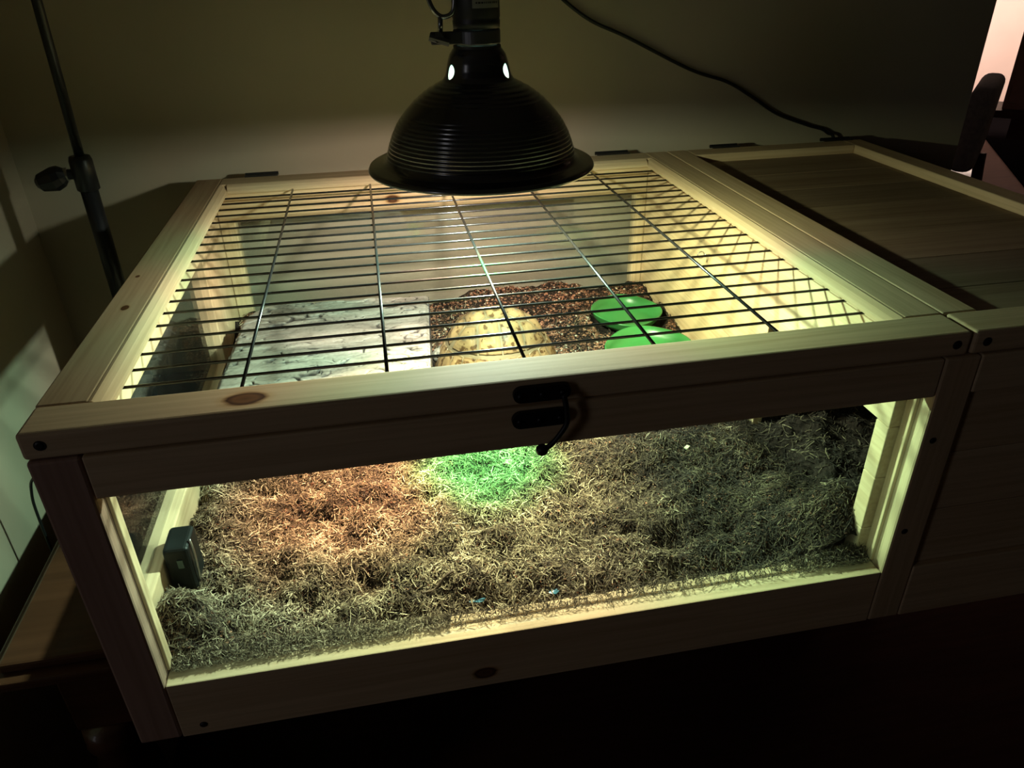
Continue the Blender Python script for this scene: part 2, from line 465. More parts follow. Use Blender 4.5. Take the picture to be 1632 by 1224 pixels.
lidplank = [wood('pine_lid_plank_%d' % i, 'x', base=tuple(c * f for c in (.36, .26, .165)), dark=(.17, .10, .05), contrast=.75, seed=i * 5.3 + 3, gscale=.8) for i, f in enumerate((.95, .7, 1.0))]
for i in range(7):
    obj('plank', box(.7330, 1.0005, sy[i] + .0003, sy[i + 1] - .0003, -.0200, -.0125, bevel=.0008), lidplank[i % 3], lid2)
# hinges
M_hinge = plain('black_hinge_metal', (.015, .015, .016), rough=.45, metal=.3)
def hinge(x0, x1, par):
    bm = box(x0, x1, .669, .6805, -.0002, .0012)
    tube(bm, [(x0, .6815, ZO + .0006), (x1, .6815, ZO + .0006)], .0026, 10)
    obj('hinge', bm, M_hinge, par)
hinge(.066, .112, lid); hinge(.588, .640, lid); hinge(.777, .822, lid2); hinge(.968, 1.018, lid2)
# latch: two plates, rivets and a hanging hook
lt = node('latch', enc)
def capsule_plate(x0, x1, zc, r, y0, y1):
    bm = bmesh.new(); n = 10; pts = []
    for k in range(n + 1):
        a = PI / 2 + PI * k / n; pts.append((x0 + r + r * math.cos(a), zc + r * math.sin(a)))
    for k in range(n + 1):
        a = -PI / 2 + PI * k / n; pts.append((x1 - r + r * math.cos(a), zc + r * math.sin(a)))
    f = [bm.verts.new((px, y0, pz + ZO)) for px, pz in pts]; b = [bm.verts.new((px, y1, pz + ZO)) for px, pz in pts]
    bm.faces.new(f); bm.faces.new(b[::-1])
    for k in range(len(pts)): bm.faces.new((f[k], f[(k + 1) % len(pts)], b[(k + 1) % len(pts)], b[k]))
    return bm
obj('latch_plate', capsule_plate(.328, .3705, -.0100, .0062, -.0045, -.0003), M_hinge, lt)
obj('latch_plate', capsule_plate(.3265, .3690, -.0300, .0066, -.0065, -.0023), M_hinge, lt)
bm = bmesh.new()
for (x, z) in ((.333, -.0100), (.349, -.0100), (.364, -.0100)): lathe_pts = tube(bm, [(x, -.0045, z + ZO), (x, -.0062, z + ZO)], .0022, 10)
for (x, z) in ((.332, -.0300), (.347, -.0300), (.362, -.0300)): tube(bm, [(x, -.0065, z + ZO), (x, -.0082, z + ZO)], .0022, 10)
obj('rivet', bm, M_hinge, lt, smooth=True)
bm = bmesh.new()
tube(bm, spline([(.364, -.0080, -.010 + ZO), (.3655, -.0105, -.020 + ZO), (.366, -.0115, -.032 + ZO), (.360, -.0115, -.043 + ZO), (.354, -.0115, -.050 + ZO), (.3485, -.0115, -.0535 + ZO)], 5), .0021, 10)
bmesh.ops.create_icosphere(bm, subdivisions=2, radius=.0048, matrix=Matrix.Translation((.3475, -.0115, -.0535 + ZO)))
obj('hook', bm, M_hinge, lt, smooth=True)
# screws sunk in the timber
def screw(x, z, y, par, r=.0038):
    bm = bmesh.new()
    tube(bm, [(x, y - .0004, z + ZO), (x, y + .0004, z + ZO)], r, 16)
    tube(bm, [(x, y - .0010, z + ZO), (x, y - .0004, z + ZO)], [r * .55, r * .8], 16)
    obj('screw', bm, M_hinge, par)
screw(.0135, -.0095, 0.0, lid); screw(.687, -.0100, 0.0, lid); screw(.714, -.0100, 0, lid2)
screw(.055, -.300, -.002, enc, .0032); screw(.690, -.100, -.002, enc, .003); screw(.690, -.200, -.002, enc, .003)

# ------------------------------------------------------------------ dome lamp
LX, LY, RZ = .351, .272, .089 + ZO
lamp = thing('dome_lamp', (LX, LY, RZ), 'black ribbed dome heat lamp hanging low over the wire lid', 'lamp')
M_shade = plain('black_enamel', (.018, .018, .020), rough=.22, noise_amt=.1, spec=1.0)
M_shade.node_tree.nodes['Principled BSDF'].inputs['Coat Weight'].default_value = .8
M_shade.node_tree.nodes['Principled BSDF'].inputs['Coat Roughness'].default_value = .15
M_alu = plain('brushed_aluminium', (.78, .80, .78), rough=.45, metal=.85, noise_amt=.05)
def dz(z): return z - .089
core = [(.1080, .089), (.1086, .0905), (.1070, .0935), (.1000, .0945), (.0935, .0960), (.0912, .0985), (.0895, .103), (.0868, .112), (.0836, .120), (.0790, .129), (.0755, .134), (.0690, .142), (.0614, .1495), (.0540, .1555), (.0475, .160), (.0390, .1645), (.0330, .1675), (.0305, .171), (.0290, .176), (.0275, .183), (.0255, .189), (.0222, .1935), (.0205, .1948)]
# dense resample with ribs
prof = []
for i in range(len(core) - 1):
    (r0, z0), (r1, z1) = core[i], core[i + 1]
    n = max(1, int(math.hypot(r1 - r0, z1 - z0) / .0007)) if .0985 <= z0 < .168 else 3
    for k in range(n):
        t = k / n; r = r0 + (r1 - r0) * t; z = z0 + (z1 - z0) * t
        if .100 < z < .1655 and not .140 < z < .150: r += .00042 * math.sin(2 * PI * z / .0034)
        prof.append((r, z))
prof.append(core[-1])
bm = bmesh.new()
inner = [(max(r - .0011, .001), z - .0006) for r, z in prof]
inner[0] = (.1072, .0886)
full = [(r, z + ZO) for r, z in prof] + [(r, z + ZO) for r, z in inner[::-1]]
mats = [0] * (len(prof)) + [1] * (len(full) - len(prof))
NS = 180
lathe(bm, full, NS, LX, LY, closed=True, mats=mats)
# three round vent holes in the neck
camdir = math.atan2(-.72, -.103)
hz = .1755 + ZO; hr = .0062
kill = []
centers = [camdir + math.radians(a) for a in (-59, 63, 182)]
# the neck between z .168 and .184 gets cut: faces whose centre lies in a hole are removed, the rim verts are pulled onto the circle
bmesh.ops.subdivide_edges(bm, edges=[e for e in bm.edges if all(.1678 + ZO < v.co.z < .1845 + ZO for v in e.verts)], cuts=1, use_grid_fill=True)
def hole_d(co, a):
    ang = math.atan2(co.y - LY, co.x - LX); d = (ang - a + PI) % (2 * PI) - PI
    return math.hypot(d * .029, co.z - hz), d * .029
for a in centers:
    fs = [f for f in bm.faces if abs(f.calc_center_median().z - hz) < .009 and hole_d(f.calc_center_median(), a)[0] < hr]
    bmesh.ops.delete(bm, geom=fs, context='FACES')
    for v in bm.verts:
        if v.is_boundary and abs(v.co.z - hz) < .010:
            d, dx = hole_d(v.co, a)
            if d < hr * 1.35 and d > 1e-5:
                s = hr / d; R = math.hypot(v.co.x - LX, v.co.y - LY)
                na = a + dx * s / .029
                v.co = Vector((LX + R * math.cos(na), LY + R * math.sin(na), hz + (v.co.z - hz) * s))
shade = obj('shade', bm, [M_shade, M_alu], lamp, smooth=True)
shade['label'] = 'black ribbed metal dome, bright inside'
# collar ring, clamp and socket
bm = bmesh.new()
lathe(bm, [(.0185, .1935 + ZO), (.0215, .1935 + ZO), (.0215, .1962 + ZO), (.0185, .1962 + ZO)], 48, LX, LY, closed=True)
obj('collar', bm, M_hinge, lamp, smooth=False)
M_grey = plain('dull_grey_metal', (.10, .10, .105), rough=.38, metal=.8)
bm = bmesh.new()
lathe(bm, [(.0192, .1975 + ZO), (.0208, .1975 + ZO), (.0212, .1985 + ZO), (.0212, .2080 + ZO), (.0208, .2090 + ZO), (.0192, .2090 + ZO)], 48, LX, LY, closed=True)
ring = obj('clamp_band', bm, M_grey, lamp, smooth=False)
# the band's ears reach out left to a screw
bm = box(LX - .0420, LX - .0150, LY - .0150, LY - .0135, .1985, .2085, bevel=.0005)
bx(bm, LX - .0420, LX - .0150, LY - .0085, LY - .0070, .1985, .2085, bevel=.0005)
obj('clamp_ear', bm, M_grey, ring)
bm = bmesh.new()
tube(bm, [(LX - .036, LY - .021, .2045 + ZO), (LX - .036, LY - .001, .2045 + ZO)], .0024, 12)
tube(bm, [(LX - .036, LY - .0215, .2045 + ZO), (LX - .036, LY - .0175, .2045 + ZO)], .0046, 6)
tube(bm, [(LX - .027, LY - .020, .2005 + ZO), (LX - .044, LY - .018, .2055 + ZO)], .0034, 8)
obj('clamp_screw', bm, M_grey, ring)
bm = bmesh.new()
lathe(bm, [(.0001, .1945 + ZO), (.0178, .1945 + ZO), (.0182, .2095 + ZO), (.0208, .2100 + ZO), (.0212, .2160 + ZO), (.0206, .2175 + ZO), (.0212, .2190 + ZO), (.0210, .2750 + ZO), (.0150, .2830 + ZO), (.0060, .2860 + ZO), (.0001, .2860 + ZO)], 48, LX, LY)
M_sock = plain('black_bakelite', (.010, .010, .011), rough=.45)
sock = obj('socket', bm, M_sock, lamp, smooth=True)
# paper label with faint print on the socket, facing the front right
M_lab = plain('grey_label_paper', (.20, .20, .17), rough=.7)
a0 = camdir - .02; bm = bmesh.new()
def cyl_patch(bm, r, a_0, a_1, z0, z1, n=12):
    lo = [bm.verts.new((LX + r * math.cos(a_0 + (a_1 - a_0) * k / n), LY + r * math.sin(a_0 + (a_1 - a_0) * k / n), z0 + ZO)) for k in range(n + 1)]
    hi = [bm.verts.new((v.co.x, v.co.y, z1 + ZO)) for v in lo]
    for k in range(n): bm.faces.new((lo[k], lo[k + 1], hi[k + 1], hi[k]))
cyl_patch(bm, .02145, a0 - .12, a0 + 1.15, .2265, .262)
lab = obj('label', bm, M_lab, sock)
bm = bmesh.new()
for k, zz in enumerate((.2300, .2335, .2370, .2405, .2440, .2475, .2510, .2545)):
    a = a0 + .02
    while a < a0 + 1.05:
        w = random.uniform(.04, .13)
        cyl_patch(bm, .02158, a, a + w, zz, zz + .0014, 3); a += w + random.uniform(.025, .05)
obj('print', bm, M_sock, sock)
# wire hanger bent like a pair of spring-clip handles
M_han = plain('bright_wire_metal', (.30, .30, .31), rough=.25, metal=.9)
bm = bmesh.new()
hy = LY - .012
tube(bm, spline([(LX - .048, hy, .250 + ZO), (LX - .043, hy, .236 + ZO), (LX - .0385, hy, .226 + ZO), (LX - .032, hy, .2205 + ZO), (LX - .024, hy, .222 + ZO), (LX - .0205, hy, .229 + ZO), (LX - .0200, hy, .245 + ZO), (LX - .021, hy, .262 + ZO)], 6), .0021, 10)
tube(bm, [(LX - .033, hy, .2205 + ZO), (LX - .0335, hy, .2085 + ZO)], .0022, 10)
obj('spring_clip', bm, M_han, lamp, smooth=True)
# the bulb: reflector bulb with its face just above the light's centre
bm = bmesh.new()
lathe(bm, [(.0001, .1075 + ZO), (.0180, .1078 + ZO), (.0240, .1090 + ZO), (.0255, .1120 + ZO), (.0235, .1250 + ZO), (.0170, .1450 + ZO), (.0135, .1600 + ZO), (.0130, .1950 + ZO)], 40, LX, LY)
M_bulb = plain('lit_bulb_glass', (.8, .8, .8), rough=.3, emit=(.40, .95, .80), es=5.0)
obj('bulb', bm, M_bulb, lamp, smooth=True)
# light leaving the bulb: its colour and strength vary with direction, as with cheap multi-chip basking lamps
ld = bpy.data.lights.new('lamp_light', 'POINT'); ld.shadow_soft_size = .011; ld.energy = 22.0; ld.color = (1, 1, 1)
lo = bpy.data.objects.new('lamp_light', ld); COL.objects.link(lo); lo.parent = lamp
lo.location = (0, 0, .0152)
ld.use_nodes = True
N, L = ld.node_tree.nodes, ld.node_tree.links
em = [n for n in N if n.type == 'EMISSION'][0]
tc = N.new('ShaderNodeTexCoord')
nm = N.new('ShaderNodeVectorMath'); nm.operation = 'NORMALIZE'; L.new(tc.outputs['Normal'], nm.inputs[0])
nz = N.new('ShaderNodeTexNoise'); nz.inputs['Scale'].default_value = 2.6; nz.inputs['Detail'].default_value = 1.0
L.new(nm.outputs[0], nz.inputs['Vector'])
rp = N.new('ShaderNodeValToRGB'); e = rp.color_ramp.elements
e[0].position = .30; e[0].color = (1.0, .92, .72, 1)
e[1].position = .66; e[1].color = (.60, 1.0, .72, 1)
q = e.new(.5); q.color = (.80, 1.0, .78, 1)
L.new(nz.outputs['Fac'], rp.inputs['Fac'])
def lobe(direction, c0, c1):
    d = Vector(direction).normalized()
    dt = N.new('ShaderNodeVectorMath'); dt.operation = 'DOT_PRODUCT'; dt.inputs[1].default_value = d
    L.new(nm.outputs[0], dt.inputs[0])
    mr = N.new('ShaderNodeMapRange'); mr.interpolation_type = 'SMOOTHSTEP'
    mr.inputs['From Min'].default_value = math.cos(math.radians(c1)); mr.inputs['From Max'].default_value = math.cos(math.radians(c0))
    L.new(dt.outputs['Value'], mr.inputs['Value'])
    return mr.outputs['Result']
def blend(a, b_col, fac):
    mx = N.new('ShaderNodeMix'); mx.data_type = 'RGBA'; L.new(fac, mx.inputs['Factor']); L.new(a, mx.inputs['A']); mx.inputs['B'].default_value = (*b_col, 1)
    return mx.outputs['Result']
SGN = 1.0   # sense of the direction vector
col = blend(rp.outputs['Color'], (.92, 1.55, .98), lobe((.33, -.27, -.30), 5, 34))
col = blend(col, (1.2, 1.0, .80), lobe((0, .46, -.03), 12, 45))
col = blend(col, (.98, 1.48, 1.10), lobe((-.33, -.20, -.32), 5, 30))
col = blend(col, (.60, .82, .74), lobe((0, -.27, -.10), 5, 30))
col = blend(col, (1.05, 1.15, .66), lobe((.32, .15, -.15), 5, 40))
col = blend(col, (1.9, 2.0, 1.2), lobe((-.10, -.16, -1), 8, 38))
col = blend(col, (3.1, 1.9, 1.15), lobe((-.160 * SGN, -.055 * SGN, -.345), 3, 21))
col = blend(col, (.95, 4.2, 1.35), lobe((-.012 * SGN, -.035 * SGN, -.345), 2, 17))
# the beam is weak towards the rim of the dome and full below it
sx_ = N.new('ShaderNodeSeparateXYZ'); L.new(nm.outputs[0], sx_.inputs[0])
mr = N.new('ShaderNodeMapRange'); mr.interpolation_type = 'SMOOTHSTEP'
mr.inputs['From Min'].default_value = -math.cos(math.radians(57)); mr.inputs['From Max'].default_value = -math.cos(math.radians(79))
mr.inputs['To Min'].default_value = 1.0; mr.inputs['To Max'].default_value = .16
L.new(sx_.outputs['Z'], mr.inputs['Value'])
L.new(mr.outputs['Result'], em.inputs['Strength'])
L.new(col, em.inputs['Color'])

# ------------------------------------------------------------------ lamp stand
st = thing('lamp_stand', (-.108, .57, TT), 'black telescopic lamp stand with clamp knob behind left lid rail', 'stand')
M_stand = plain('black_powder_coat', (.014, .015, .018), rough=.35, noise_amt=.1)
sx, sy_ = -.109, .572
bm = bmesh.new(); tube(bm, [(sx, sy_, TT + .012), (sx, sy_, .040 + ZO)], .0105, 20)
obj('lower_tube', bm, M_stand, st, smooth=True)
bm = bmesh.new(); tube(bm, [(sx, sy_, .030 + ZO), (sx + .009, sy_, .50 + ZO)], .0058, 16)
obj('upper_rod', bm, M_stand, st, smooth=True)
bm = bmesh.new(); tube(bm, [(sx, sy_, .018 + ZO), (sx, sy_, .020 + ZO), (sx, sy_, .056 + ZO), (sx, sy_, .061 + ZO)], [.0108, .0135, .0135, .0118], 20)
obj('collar', bm, M_stand, st, smooth=True)
bm = bmesh.new()
kz = .040 + ZO
tube(bm, [(sx, sy_, kz), (sx - .024, sy_ - .004, kz)], .0065, 12)
tube(bm, [(sx - .020, sy_ - .004, kz + .000), (sx - .026, sy_ - .005, kz - .001), (sx - .034, sy_ - .006, kz - .004), (sx - .050, sy_ - .008, kz - .007), (sx - .054, sy_ - .008, kz - .008)], [.008, .0135, .015, .011, .006], 10)
obj('knob', bm, M_stand, st, smooth=False)
bm = bmesh.new(); tube(bm, [(sx - .018, sy_ - .003, kz), (sx - .0215, sy_ - .0035, kz)], .0085, 12)
obj('washer', bm, M_steel, st, smooth=False)
bm = bmesh.new(); lathe(bm, [(.0001, TT + .0005), (.035, TT + .0005), (.037, TT + .004), (.034, TT + .010), (.012, TT + .016), (.0001, TT + .016)], 32, sx, sy_)
obj('base', bm, M_stand, st, smooth=True)
bm = bmesh.new()
tube(bm, spline([(sx + .009, sy_, .495 + ZO), (sx + .04, sy_ - .02, .525 + ZO), (sx + .20, sy_ - .13, .53 + ZO), (LX, LY, .53 + ZO), (LX, LY, .505 + ZO)], 6), .0055, 12)
obj('arm', bm, M_stand, st, smooth=True)
bm = bmesh.new(); tube(bm, [(LX, LY, .506 + ZO), (LX, LY, .285 + ZO)], .0018, 8)
obj('hanging_wire', bm, M_stand, lamp, smooth=True)

# ------------------------------------------------------------------ cords
M_cord = plain('black_rubber', (.010, .010, .011), rough=.5)
bm = bmesh.new()
pts = [(LX, LY, .288 + ZO), (LX + .005, LY + .02, .32 + ZO), (LX + .03, LY + .09, .34 + ZO), (.44, .55, .315 + ZO), (.500, .680, .245 + ZO), (.541, .718, .214 + ZO), (.586, .722, .184 + ZO), (.645, .722, .159 + ZO), (.748, .722, .111 + ZO), (.813, .722, .090 + ZO), (.860, .722, .065 + ZO), (.908, .722, .037 + ZO), (.967, .722, .016 + ZO), (1.000, .718, .004 + ZO), (1.015, .712, -.03 + ZO), (1.02, .712, -.25 + ZO)]
tube(bm, spline(pts, 6), .0026, 8)
tag(obj('power_cord', bm, M_cord, smooth=True, origin=(LX, LY, .288 + ZO)), 'black power cord sagging from the lamp along the back wall', 'cord')
bm = bmesh.new()
pts = [(-.010, .28, -.20 + ZO), (-.06, .29, -.225 + ZO), (-.13, .32, -.237 + ZO), (-.180, .345, -.255 + ZO), (-.198, .358, -.285 + ZO), (-.203, .36, -.33 + ZO), (-.204, .36, -.45 + ZO), (-.204, .36, -.60 + ZO)]
tube(bm, spline(pts, 6), .0017, 8)
tag(obj('thin_cable', bm, M_cord, smooth=True, origin=(-.204, .36, -.60 + ZO)), 'thin black cable dropping between left wall and table', 'cable')

# ------------------------------------------------------------------ substrate
def sub_h(x, y):
    h = np.full_like(x, -.243)
    h = h + .036 * np.clip((y - .30) / .33, 0, 1) ** 1.2
    h = h - .020 * np.exp(-((y - .03) / .028) ** 2) * (1 - .8 * np.exp(-((x - .10) / .09) ** 2)) 
    h = h + .030 * np.exp(-((x - .035) / .028) ** 2 - ((y - .058) / .030) ** 2)
    h = h + .045 * np.exp(-((x - .67) / .050) ** 2 - ((y - .050) / .045) ** 2)
    h = h + .020 * np.exp(-((x - .68) / .09) ** 2 - ((y - .20) / .12) ** 2)
    h = h + .016 * np.exp(-((x - .66) / .05) ** 2 - ((y - .48) / .06) ** 2)
    h = h + .012 * np.exp(-((x - .48) / .06) ** 2 - ((y - .625) / .03) ** 2)
    h = h + .010 * np.exp(-((x - .50) / .05) ** 2 - ((y - .23) / .05) ** 2)
    for (px, py, s, a) in ((.500, .082, .020, .016), (.205, .085, .017, .016), (.569, .088, .014, .013), (.269, .100, .014, .010), (.460, .100, .012, .009), (.093, .246, .010, .012), (.152, .190, .010, .012), (.272, .186, .009, .008), (.150, .062, .022, .010), (.600, .15, .02, .01), (.42, .17, .012, .008)):
        h = h - a * 1.5 * np.exp(-((x - px) / s) ** 2 - ((y - py) / (s * .7)) ** 2)
    h = h + .016 * vnoise(x, y, .055, 1) + .015 * vnoise(x, y, .022, 2) + .0065 * vnoise(x, y, .009, 3) + .0035 * vnoise(x, y, .0042, 4)
    for (px, py, rx, ry, zz) in ((.606, .533, .050, .050, -.2235), (.596, .418, .057, .057, -.2275), (.385, .435, .082, .070, -.2300), (.175, .42, .135, .140, -.238)):
        q = np.sqrt(((x - px) / rx) ** 2 + ((y - py) / ry) ** 2); f = np.clip((1.22 - q) / .22, 0, 1)
        h = h * (1 - f) + np.minimum(h, zz) * f
    h = np.where(y < .012, np.minimum(h, -.2485), h)
    return np.maximum(h, HB + .010)
nx, ny = 400, 250
gx, gy = np.meshgrid(np.linspace(.0225, .998, nx), np.linspace(.0245, .6492, ny), indexing='ij')
gz = sub_h(gx, gy)
V = np.stack([gx, gy, gz + ZO], -1).reshape(-1, 3)
ii = np.arange(nx * ny).reshape(nx, ny)
Fq = np.stack([ii[:-1, :-1], ii[1:, :-1], ii[1:, 1:], ii[:-1, 1:]], -1).reshape(-1, 4)
def attr_mat(name, stops, attr='rnd', rough=.85, noise_scale=None):
    m, N, L, b = material(name)
    at = N.new('ShaderNodeAttribute'); at.attribute_name = attr
    r = N.new('ShaderNodeValToRGB')
    e = r.color_ramp.elements
    e[0].position = stops[0][0]; e[0].color = (*stops[0][1], 1)
    e[1].position = stops[-1][0]; e[1].color = (*stops[-1][1], 1)
    for p, c in stops[1:-1]:
        q = e.new(p); q.color = (*c, 1)
    L.new(at.outputs['Fac'], r.inputs['Fac']); L.new(r.outputs['Color'], b.inputs['Base Color'])
    b.inputs['Roughness'].default_value = rough; b.inputs['Specular IOR Level'].default_value = .25
    return m, r
M_soil = plain('dark_coconut_soil', (.022, .015, .012), rough=.95, noise_amt=.6, scale=260, bump=.6, spec=.1)
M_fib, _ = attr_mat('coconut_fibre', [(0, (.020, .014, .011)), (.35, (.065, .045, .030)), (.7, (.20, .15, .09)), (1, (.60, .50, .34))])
M_chip, _ = attr_mat('soil_crumbs', [(0, (.030, .018, .013)), (.30, (.17, .080, .048)), (.75, (.42, .19, .11)), (.95, (.50, .28, .17)), (1, (.70, .58, .44))])
sub = npmesh('substrate', V, Fq, M_soil, loc=(.35, .33, TT + .0105))
tag(sub, 'dark brown coconut soil bedding heaped across the enclosure floor', 'bedding', kind='stuff')

def clear_of_things(x, y):
    for (px, py, rx, ry) in ((.606, .533, .060, .060), (.596, .418, .067, .067), (.385, .435, .086, .072), (.175, .42, .150, .150)):
        q = np.sqrt(((x - px) / rx) ** 2 + ((y - py) / ry) ** 2); m = q < 1
        s = np.where(m, (1 + .25 * q ** 2) / np.maximum(q, .02), 1)
        x = px + (x - px) * s; y = py + (y - py) * s
    return np.clip(x, .026, .98), np.clip(y, .027, .646)
def in_room(x, y):
    return (x > .024) & (x < .662) & (y > .0255) & (y < .648)
# fibres: bent ribbons lying on the soil
def fibres(n, y0, y1, x0, x1, seed, lmin, lmax, w0, w1):
    g = np.random.default_rng(seed)
    cx = g.uniform(x0, x1, n); cy = g.uniform(y0, y1, n)
    cx, cy = clear_of_things(cx, cy)
    th = g.uniform(0, 2 * PI, n); ln = g.uniform(lmin, lmax, n) ; cv = g.normal(0, 1.1, n); w = g.uniform(w0, w1, n)
    K = 4; t = np.linspace(-.5, .5, K)
    X = np.zeros((n, K)); Y = np.zeros((n, K)); TH = np.zeros((n, K))
    for k in range(K):
        a = th + cv * t[k]
        TH[:, k] = a
        X[:, k] = cx + np.cos(th + cv * t[k] * .5) * ln * t[k]; Y[:, k] = cy + np.sin(th + cv * t[k] * .5) * ln * t[k]
    X = np.clip(X, .0235, .6635 if x1 < .7 else .99); Y = np.clip(Y, .0255, .6480); g_ok = None
    base = sub_h(cx, cy)[:, None] * .55 + sub_h(X, Y) * .45
    base = np.maximum(base, sub_h(X, Y) - .001)
    lift = g.uniform(.0002, .0032, n)[:, None] + np.abs(g.normal(0, .0022, n))[:, None] * (t[None, :] * 2 * g.choice([-1, 1], n)[:, None] * .6 + .4)
    Zc = base + np.maximum(lift, .0001)
    nxv = -np.sin(TH) * w[:, None] / 2; nyv = np.cos(TH) * w[:, None] / 2
    tilt = g.normal(0, .5, n)[:, None] * w[:, None] / 2
    A = np.stack([X + nxv, Y + nyv, Zc + tilt + ZO], -1); B = np.stack([X - nxv, Y - nyv, Zc - tilt + ZO], -1)
    V = np.stack([A, B], 2).reshape(n, K * 2, 3)
    base_i = (np.arange(n) * K * 2)[:, None]
    fs = []
    for k in range(K - 1):
        fs.append(np.concatenate([base_i + 2 * k, base_i + 2 * k + 1, base_i + 2 * k + 3, base_i + 2 * k + 2], 1))
    Fc = np.stack(fs, 1).reshape(-1, 4)
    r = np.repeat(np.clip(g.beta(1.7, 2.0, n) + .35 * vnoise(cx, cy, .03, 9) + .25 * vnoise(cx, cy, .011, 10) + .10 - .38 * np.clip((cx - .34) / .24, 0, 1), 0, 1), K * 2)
    return V.reshape(-1, 3), Fc, r
V1, F1, R1 = fibres(62000, .0255, .34, .0235, .6635, 11, .004, .015, .00035, .0008)
V2, F2, R2 = fibres(6000, .26, .648, .0235, .6635, 12, .004, .014, .0005, .0012)
V3, F3, R3 = fibres(1500, .0255, .34, .0235, .6635, 13, .014, .030, .0004, .0008)
V4, F4, R4 = fibres(9000, .03, .55, .655, .99, 14, .004, .015, .0005, .0010)
def sill_fibres(n, seed):
    g = np.random.default_rng(seed)
    V_, F_, R_ = fibres(n, .03, .05, .04, .66, seed, .002, .009, .0003, .0007)
    V_ = V_.reshape(n, 8, 3)
    c = V_.mean(1)
    x = np.where(g.random(n) < .60, .040 + .23 * g.random(n) ** 1.3, np.where(g.random(n) < .55, .600 + .072 * g.random(n), .25 + .36 * g.random(n)))
    y = .0095 + .0165 * g.random(n) ** np.where((x > .27) & (x < .6), .9, .8)
    hgt = np.where(x < .27, .0055 * np.clip((.29 - x) / .12, 0, 1), np.where(x > .6, .012 * np.clip((x - .59) / .05, 0, 1), .0006))
    z = -.2452 + hgt * g.random(n) * np.clip((y - .008) / .010, 0.15, 1) + ZO
    V_ = V_ - c[:, None, :] + np.stack([x, y, z + .0004], -1)[:, None, :]
    V_[..., 1] = np.clip(V_[..., 1], .0093, .030); V_[..., 0] = np.clip(V_[..., 0], .0390, .6750); V_[..., 2] = np.maximum(V_[..., 2], -.2454 + ZO)
    return V_.reshape(-1, 3), F_, R_
V5, F5, R5 = sill_fibres(6500, 15)
Vs = np.concatenate([V1, V2, V3, V4, V5]); off = np.cumsum([0, len(V1), len(V2), len(V3), len(V4)])
Fs = np.concatenate([F1, F2 + off[1], F3 + off[2], F4 + off[3], F5 + off[4]])
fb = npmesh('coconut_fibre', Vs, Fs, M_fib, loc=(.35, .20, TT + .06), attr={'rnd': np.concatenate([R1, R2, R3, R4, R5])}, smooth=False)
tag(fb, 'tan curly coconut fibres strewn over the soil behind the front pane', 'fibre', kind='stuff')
# crumbs and bark chips
def crumbs(n, y0, y1, seed, s0, s1, hi=1.0):
    g = np.random.default_rng(seed)
    cx = g.uniform(.027, .660, n); cy = g.uniform(y0, y1, n); cx, cy = clear_of_things(cx, cy); s = g.uniform(s0, s1, n) * g.uniform(.5, 1.3, n)
    base = np.array([[1, 0, 0], [-1, 0, 0], [0, 1, 0], [0, -1, 0], [0, 0, 1], [0, 0, -1]], float)
    f = np.array([[0, 2, 4], [2, 1, 4], [1, 3, 4], [3, 0, 4], [2, 0, 5], [1, 2, 5], [3, 1, 5], [0, 3, 5]])
    sc = g.uniform(.5, 1.4, (n, 6, 1)) * base[None]
    q = g.normal(size=(n, 4)); q /= np.linalg.norm(q, axis=1)[:, None]; w, x, y, z = q.T
    R = np.stack([1 - 2 * (y * y + z * z), 2 * (x * y - z * w), 2 * (x * z + y * w), 2 * (x * y + z * w), 1 - 2 * (x * x + z * z), 2 * (y * z - x * w), 2 * (x * z - y * w), 2 * (y * z + x * w), 1 - 2 * (x * x + y * y)], -1).reshape(n, 3, 3)
    P = np.einsum('nij,nkj->nki', R, sc) * s[:, None, None]
    P[..., 2] *= .6
    P += np.stack([cx, cy, sub_h(cx, cy) + s * .3 + ZO], -1)[:, None, :]
    P[..., 0] = np.clip(P[..., 0], .0235, .6640); P[..., 1] = np.clip(P[..., 1], .0250, .6485)
    Fc = (f[None] + (np.arange(n) * 6)[:, None, None]).reshape(-1, 3)
    return P.reshape(-1, 3), Fc, np.repeat(np.clip(g.beta(1.5, 2.4, n) * hi, 0, 1), 6)
C1 = crumbs(26000, .0255, .34, 21, .0006, .0017); C2 = crumbs(34000, .30, .646, 22, .0009, .0026, 1.3)
Vc = np.concatenate([C1[0], C2[0]]); Fc = np.concatenate([C1[1], C2[1] + len(C1[0])])
cr = npmesh('soil_crumbs', Vc, Fc, M_chip, loc=(.35, .33, TT + .06), attr={'rnd': np.concatenate([C1[2], C2[2]])}, smooth=False)
tag(cr, 'brown soil crumbs and bark bits scattered on the bedding', 'crumbs', kind='stuff')
